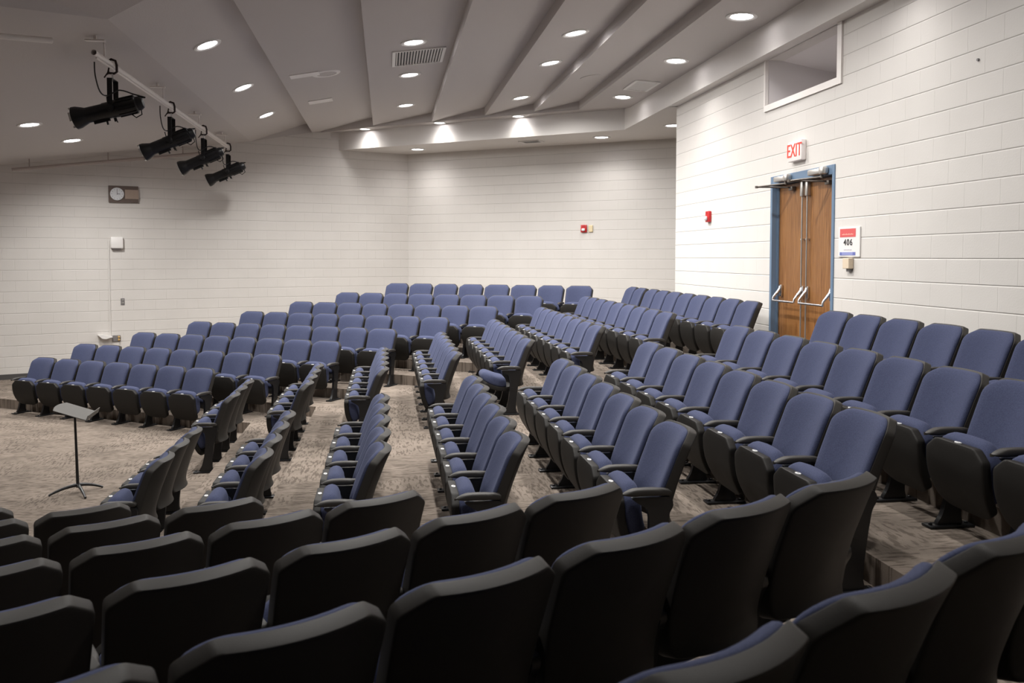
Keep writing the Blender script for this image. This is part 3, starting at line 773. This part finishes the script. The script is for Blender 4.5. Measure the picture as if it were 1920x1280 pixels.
def round_poly(pts, radii, seg=4):
    """rounded closed polygon, corner by corner"""
    out = []; n = len(pts)
    for i in range(n):
        p = Vector(pts[i]); a = Vector(pts[i - 1]); b_ = Vector(pts[(i + 1) % n]); r = radii[i] if isinstance(radii, (list, tuple)) else radii
        da = (a - p).normalized(); db = (b_ - p).normalized()
        r = min(r, (a - p).length * 0.48, (b_ - p).length * 0.48)
        s0 = p + da * r; s1 = p + db * r
        for k in range(seg + 1):
            t = k / seg; out.append((s0 * (1 - t) ** 2 + p * 2 * t * (1 - t) + s1 * t * t))
    return out
def densify(poly, step):
    out = []
    n = len(poly)
    for i in range(n):
        a, b_ = poly[i], poly[(i + 1) % n]; k = max(1, int((b_ - a).length / step))
        for j in range(k): out.append(a + (b_ - a) * j / k)
    return out
def pad(mb, outline, fmap, rings, mi=0):
    """closed cushion-like solid: rings of (scale toward the centre, w)"""
    n = len(outline); c = sum(outline, Vector((0, 0))) / n
    base = len(mb.v); vs = []; fs = []
    vs.append(fmap(c.x, c.y, rings[0][1], 0.0))
    for sc, wv in rings:
        for p in outline:
            q = c + (p - c) * sc; vs.append(fmap(q.x, q.y, wv, sc))
    vs.append(fmap(c.x, c.y, rings[-1][1], 0.0))
    last = len(vs) - 1
    for k in range(n): fs.append((0, 1 + k, 1 + (k + 1) % n))
    for r in range(len(rings) - 1):
        a = 1 + r * n; b_ = a + n
        for k in range(n): fs.append((a + k, b_ + k, b_ + (k + 1) % n, a + (k + 1) % n))
    a = 1 + (len(rings) - 1) * n
    for k in range(n): fs.append((last, a + (k + 1) % n, a + k))
    mb.add(vs, fs, mi)

BACKP = [(0.20, 0.150), (0.26, 0.168), (0.31, 0.188), (0.38, 0.192), (0.465, 0.168), (0.60, 0.113), (0.75, 0.052), (0.857, 0.005), (0.95, -0.036)]
BTHK = [(0.20, 0.07), (0.31, 0.085), (0.45, 0.072), (0.60, 0.058), (0.857, 0.052)]
def back_map(u, v, w, sc):
    y = smooth_table(BACKP, v); dy = (smooth_table(BACKP, v + 0.01) - smooth_table(BACKP, v - 0.01)) / 0.02
    n = Vector((0, 1, -dy)).normalized()
    if w < 0: w = w * lerp_table(BTHK, v) / 0.055
    p = Vector((u, y + 1.15 * u * u - 0.010, v)) + n * w
    p.z -= 0.10 * u * u * 0.0
    return p
def seat_meshes():
    out = {}
    # shell of the back
    ol = densify(round_poly([(-0.178, 0.857), (0.178, 0.857), (0.2535, 0.800), (0.246, 0.54), (0.222, 0.305), (-0.222, 0.305), (-0.246, 0.54), (-0.2535, 0.800)], [0.016, 0.016, 0.018, 0.2, 0.03, 0.03, 0.2, 0.018]), 0.035)
    m = MB(); pad(m, ol, back_map, [(0.2, 0.0), (0.5, 0.0), (0.8, 0.0), (0.98, 0.0), (0.995, -0.002), (1.0, -0.007), (1.0, -0.047), (0.997, -0.052), (0.985, -0.0545), (0.95, -0.0545), (0.85, -0.053), (0.7, -0.051), (0.5, -0.050), (0.25, -0.050)])
    out['backrest'] = m.mesh('backrest', M['plastic'], 42)
    ol2 = densify(round_poly([(-0.176, 0.846), (0.176, 0.846), (0.245, 0.796), (0.238, 0.54), (0.222, 0.395), (-0.222, 0.395), (-0.238, 0.54), (-0.245, 0.796)], [0.05, 0.05, 0.05, 0.2, 0.03, 0.03, 0.2, 0.05]), 0.035)
    m = MB(); pad(m, ol2, back_map, [(0.2, 0.046), (0.5, 0.045), (0.75, 0.042), (0.90, 0.034), (0.96, 0.025), (0.99, 0.014), (1.0, 0.004), (0.985, 0.0), (0.9, 0.001), (0.5, 0.001)])
    out['back_cushion'] = m.mesh('back_cushion', M['fabric'], 60)
    # folding seat, modelled folded; origin at its pivot
    PY, PZv = 0.394, 0.313
    PAN = [(0.0, (0.446, 0.540)), (0.08, (0.453, 0.460)), (0.16, (0.446, 0.380)), (0.24, (0.428, 0.302)), (0.32, (0.396, 0.229)), (0.40, (0.348, 0.166))]
    py = [(s, p[0]) for s, p in PAN]; pz = [(s, p[1]) for s, p in PAN]
    def pan_pt(s): return smooth_table(py, s, 0.04), (lerp_table(pz, s) if 0 <= s <= 0.40 else (pz[0][1] - s if s < 0 else pz[-1][1]))
    def pan_map(u, v, w, sc):
        y, z = pan_pt(v); y2, z2 = pan_pt(min(v + 0.02, 0.40)); y1, z1 = pan_pt(max(v - 0.02, 0.0))
        t = Vector((0, y2 - y1, z2 - z1)).normalized(); n = Vector((0, -t.z, t.y))      # outward (front, down)
        if n.y < 0: n = -n
        p = Vector((u, y, z)) + n * w
        return p - Vector((0, PY, PZv))
    ol = densify(round_poly([(-0.158, 0.0), (0.158, 0.0), (0.229, 0.058), (0.232, 0.20), (0.205, 0.36), (0.14, 0.40), (-0.14, 0.40), (-0.205, 0.36), (-0.232, 0.20), (-0.229, 0.058)], [0.016, 0.016, 0.018, 0.1, 0.06, 0.04, 0.04, 0.06, 0.1, 0.018]), 0.035)
    m = MB(); pad(m, ol, pan_map, [(0.3, 0.012), (0.6, 0.0125), (0.85, 0.0125), (0.95, 0.012), (0.985, 0.0105), (0.997, 0.007), (1.0, 0.002), (1.0, -0.032), (0.99, -0.037), (0.9, -0.038), (0.5, -0.038)])
    out['seat'] = m.mesh('seat', M['panplastic'], 42)
    def cus_map(u, v, w, sc):
        p = pan_map(u, v, w, sc)
        k = max(0.0, min(1.0, (-w - 0.036) / 0.121))
        p.z += 0.030 * max(0.0, 1.0 - max(v, 0.0) / 0.13) * math.sin(PI * k) * max(0.0, 1.0 - (u / 0.25) ** 2)
        return p
    olc = densify(round_poly([(-0.156, -0.014), (0.156, -0.014), (0.222, 0.048), (0.226, 0.20), (0.198, 0.33), (-0.198, 0.33), (-0.226, 0.20), (-0.222, 0.048)], [0.05, 0.05, 0.05, 0.1, 0.05, 0.05, 0.1, 0.05]), 0.035)
    m = MB(); pad(m, olc, cus_map, [(0.6, -0.036), (0.90, -0.036), (0.965, -0.038), (0.99, -0.048), (1.0, -0.066), (0.995, -0.088), (0.97, -0.112), (0.92, -0.130), (0.82, -0.144), (0.6, -0.154), (0.3, -0.157)])
    out['seat_cushion'] = m.mesh('seat_cushion', M['fabric'], 60)
    y, z = pan_pt(0.0)
    m = MB(); mt = Matrix.Translation((0, y - PY - 0.015, z - PZv + 0.0015)) @ Matrix.Rotation(R(4), 4, 'X') @ Matrix.Diagonal((1.0, 0.58, 1, 1))
    m.lathe([(0.023, -0.004), (0.023, 0.0015), (0.021, 0.0025)], mt, 20)
    m.box(-0.009, 0.009, -0.009, 0.009, 0.0024, 0.0031, mi=1, mat=mt)
    out['number_plate'] = m.mesh('number_plate', [M['plate'], M['platemark']], 40)
    # standard and foot
    prof = [(0.165, 0.518), (0.395, 0.518), (0.365, 0.492), (0.300, 0.455), (0.290, 0.40), (0.292, 0.30), (0.308, 0.17), (0.335, 0.07), (0.372, 0.016), (0.205, 0.016), (0.222, 0.06), (0.218, 0.15), (0.200, 0.30), (0.180, 0.42), (0.150, 0.47)]
    prof = [(p.x, p.y) for p in round_poly(prof, 0.02, 2)]
    m = MB(); m.prism(prof, 0, -0.0165, 0.0165); 
    m.lathe([(0.022, -0.022), (0.022, 0.022)], Matrix.Translation((0, 0.262, 0.30)) @ Matrix.Rotation(PI / 2, 4, 'Y'), 14)
    out['leg'] = m.mesh('leg', M['steel'], 40)
    m = MB(); m.box(-0.045, 0.045, 0.150, 0.425, 0.0, 0.016, bev=0.006)
    for yy in (0.178, 0.398): m.lathe([(0.011, 0.016), (0.011, 0.024), (0.006, 0.027)], Matrix.Translation((0, yy, 0)), 8)
    out['foot_plate'] = m.mesh('foot_plate', M['steel'], 40)
    # armrest
    ol = densify(round_poly([(-0.0205, 0.165), (0.0205, 0.165), (0.0205, 0.215), (0.029, 0.245), (0.028, 0.40), (0.012, 0.447), (-0.012, 0.447), (-0.028, 0.40), (-0.029, 0.245), (-0.0205, 0.215)], [0.005, 0.005, 0.01, 0.01, 0.02, 0.015, 0.015, 0.02, 0.01, 0.01]), 0.03)
    def arm_map(u, v, w, sc):
        z = 0.543 + w; z += -0.020 * max(0.0, (v - 0.36) / 0.087) ** 2 * (1 if w > 0 else -0.4) + 0.006 * math.sin((v - 0.17) / 0.277 * PI)
        return Vector((u, v, z))
    m = MB(); pad(m, ol, arm_map, [(0.3, 0.018), (0.75, 0.0165), (0.92, 0.012), (1.0, 0.003), (1.0, -0.010), (0.93, -0.018), (0.8, -0.021), (0.4, -0.022)])
    out['armrest'] = m.mesh('armrest', M['arm'], 60)
    return out, (PY, PZv)
SM, PIV = seat_meshes()
def part(name, parent, loc=(0, 0, 0), rot=(0, 0, 0)):
    o = bpy.data.objects.new(name, SM[name]); COL.objects.link(o); o.parent = parent; o.location = loc; o.rotation_euler = rot
    return o
def side(parent, x):
    lg = part('leg', parent, (x, 0, 0)); part('foot_plate', lg); part('armrest', parent, (x, 0, 0))
def seat(x, y, z, face, label, group, ends=(True, False), down=False):
    """origin on the floor below the top of the back; local +Y is where the sitter faces"""
    t = thing('auditorium_seat', label, 'seat', (x, y, z), face - PI / 2, group)
    b_ = part('backrest', t); part('back_cushion', b_)
    p = part('seat', t, (0, PIV[0], PIV[1]), (R(-63), 0, 0) if down else (0, 0, 0)); part('seat_cushion', p); part('number_plate', p)
    if ends[0]: side(t, -S / 2)
    if ends[1]: side(t, S / 2)
    return t
ORD = ['first', 'second', 'third', 'fourth', 'fifth', 'sixth', 'seventh', 'eighth', 'ninth', 'tenth']
ROWN = ['front', 'second', 'third', 'fourth', 'fifth', 'sixth', 'seventh', 'back']
faceA = math.atan2(-AN[1], -AN[0]); faceB = PI; faceD = math.atan2(-DN[1], -DN[0])
tA = ROW_T
tB = [11.374, 11.705, 12.213, 12.845, 13.285, 13.822, 14.307, 14.452]
tC = [8.2, 8.074, 7.988, 8.005, 7.954, 7.931, 7.857, 7.613]
tD = [-0.36, -0.878, -1.366, -1.858, -2.35, -2.853, -2.22 - 2 * S]
nA = [7, 8, 8, 8, 8, 8, 8, 8]
nB = [3, 4, 5, 6, 7, 8, 9, 10]
nC = [3, 4, 5, 6, 7, 8, 9, 6]
nD = [1, 2, 3, 4, 5, 6, 6]
for k in range(8):
    z = floor_z(k + 1)
    for i in range(nA[k]):
        d = A0 + AP * k; t = tA[k] + S * i
        if k == 7: d, t = d * 1.021, t * 1.021
        x, y = AN[0] * d + AD[0] * t, AN[1] * d + AD[1] * t
        j = nA[k] - 1 - i
        lab = f'blue folded seat, {ORD[j]} from the aisle in the {ROWN[k]} row of the back wall block'
        # local +X for a seat facing the room points to decreasing t
        seat(x, y, z, faceA, lab, 'seats in the back wall block', (True, i == 0))
    for i in range(nB[k]):
        x, y = X0 + XP * k, tB[k] - S * i
        if k == 7 and i >= 2: y = 13.294 - S * (i - 2)
        j = nB[k] - 1 - i
        dn = (k == 4 and j == 0)
        lab = f'blue folded seat, {ORD[j]} from the centre aisle, {ROWN[k]} row, block toward the side wall'
        if dn: lab = 'blue seat with its cushion folded down, at the centre aisle end of the fifth row'
        seat(x, y, z, faceB, lab, 'seats in the far middle block', (i == nB[k] - 1 or (k == 7 and i == 1), True), dn)
    for i in range(nC[k]):
        x, y = X0 + XP * k, tC[k] - S * i
        lab = f'blue folded seat, {ORD[i]} from the centre aisle, {ROWN[k]} row, block by the 406 sign'
        seat(x, y, z, faceB, lab, 'seats in the near middle block', (i == nC[k] - 1, True))
for k in range(7):
    z = floor_z(k + 1)
    for i in range(nD[k]):
        ii = i + (1 if k == 6 else 0)
        d = D0 + DP * k; t = tD[k] + S * ii
        x, y = DN[0] * d + DD[0] * t, DN[1] * d + DD[1] * t
        lab = f'black-backed seat, {ORD[ii]} from the aisle in the {ROWN[k]} row of the near block'
        seat(x, y, z, faceD, lab, 'black-backed seats seen from behind', (True, ii == 0))

# ------------------------------------------------------------------ camera
f, cy, pitch, yaw = 1609.631, 554.629, 0.0449957, 0.145519
cam = bpy.data.cameras.new('camera'); co = bpy.data.objects.new('camera', cam); COL.objects.link(co)
rt = Vector((math.cos(yaw), -math.sin(yaw), 0)); fwd = Vector((math.sin(yaw), math.cos(yaw), 0)); up = Vector((0, 0, 1))
fw2 = fwd * math.cos(pitch) - up * math.sin(pitch); up2 = up * math.cos(pitch) + fwd * math.sin(pitch)
mw = Matrix((rt, up2, -fw2)).transposed().to_4x4(); mw.translation = (0, 0, EYE)
co.matrix_world = mw
cam.sensor_fit = 'HORIZONTAL'; cam.sensor_width = 36.0; cam.lens = 36.0 * f / 1920.0
cam.shift_y = (cy - 640.0) / 1920.0
cam.clip_start = 0.05; cam.clip_end = 100
cam.dof.use_dof = True; cam.dof.focus_distance = 8.5; cam.dof.aperture_fstop = 5.0
scene.camera = co

# ------------------------------------------------------------------ world and view
wd = bpy.data.worlds.new('world'); scene.world = wd; wd.use_nodes = True
wd.node_tree.nodes['Background'].inputs['Color'].default_value = (0, 0, 0, 1)
wd.node_tree.nodes['Background'].inputs['Strength'].default_value = 0.0
vs_ = scene.view_settings
vs_.view_transform = 'Standard'; vs_.look = 'None'; vs_.gamma = 1.0; vs_.exposure = 0.30; vs_.use_curve_mapping = False
scene.cycles.use_denoising = True
scene.cycles.max_bounces = 10; scene.cycles.diffuse_bounces = 6; scene.cycles.glossy_bounces = 3
scene.cycles.sample_clamp_indirect = 6.0
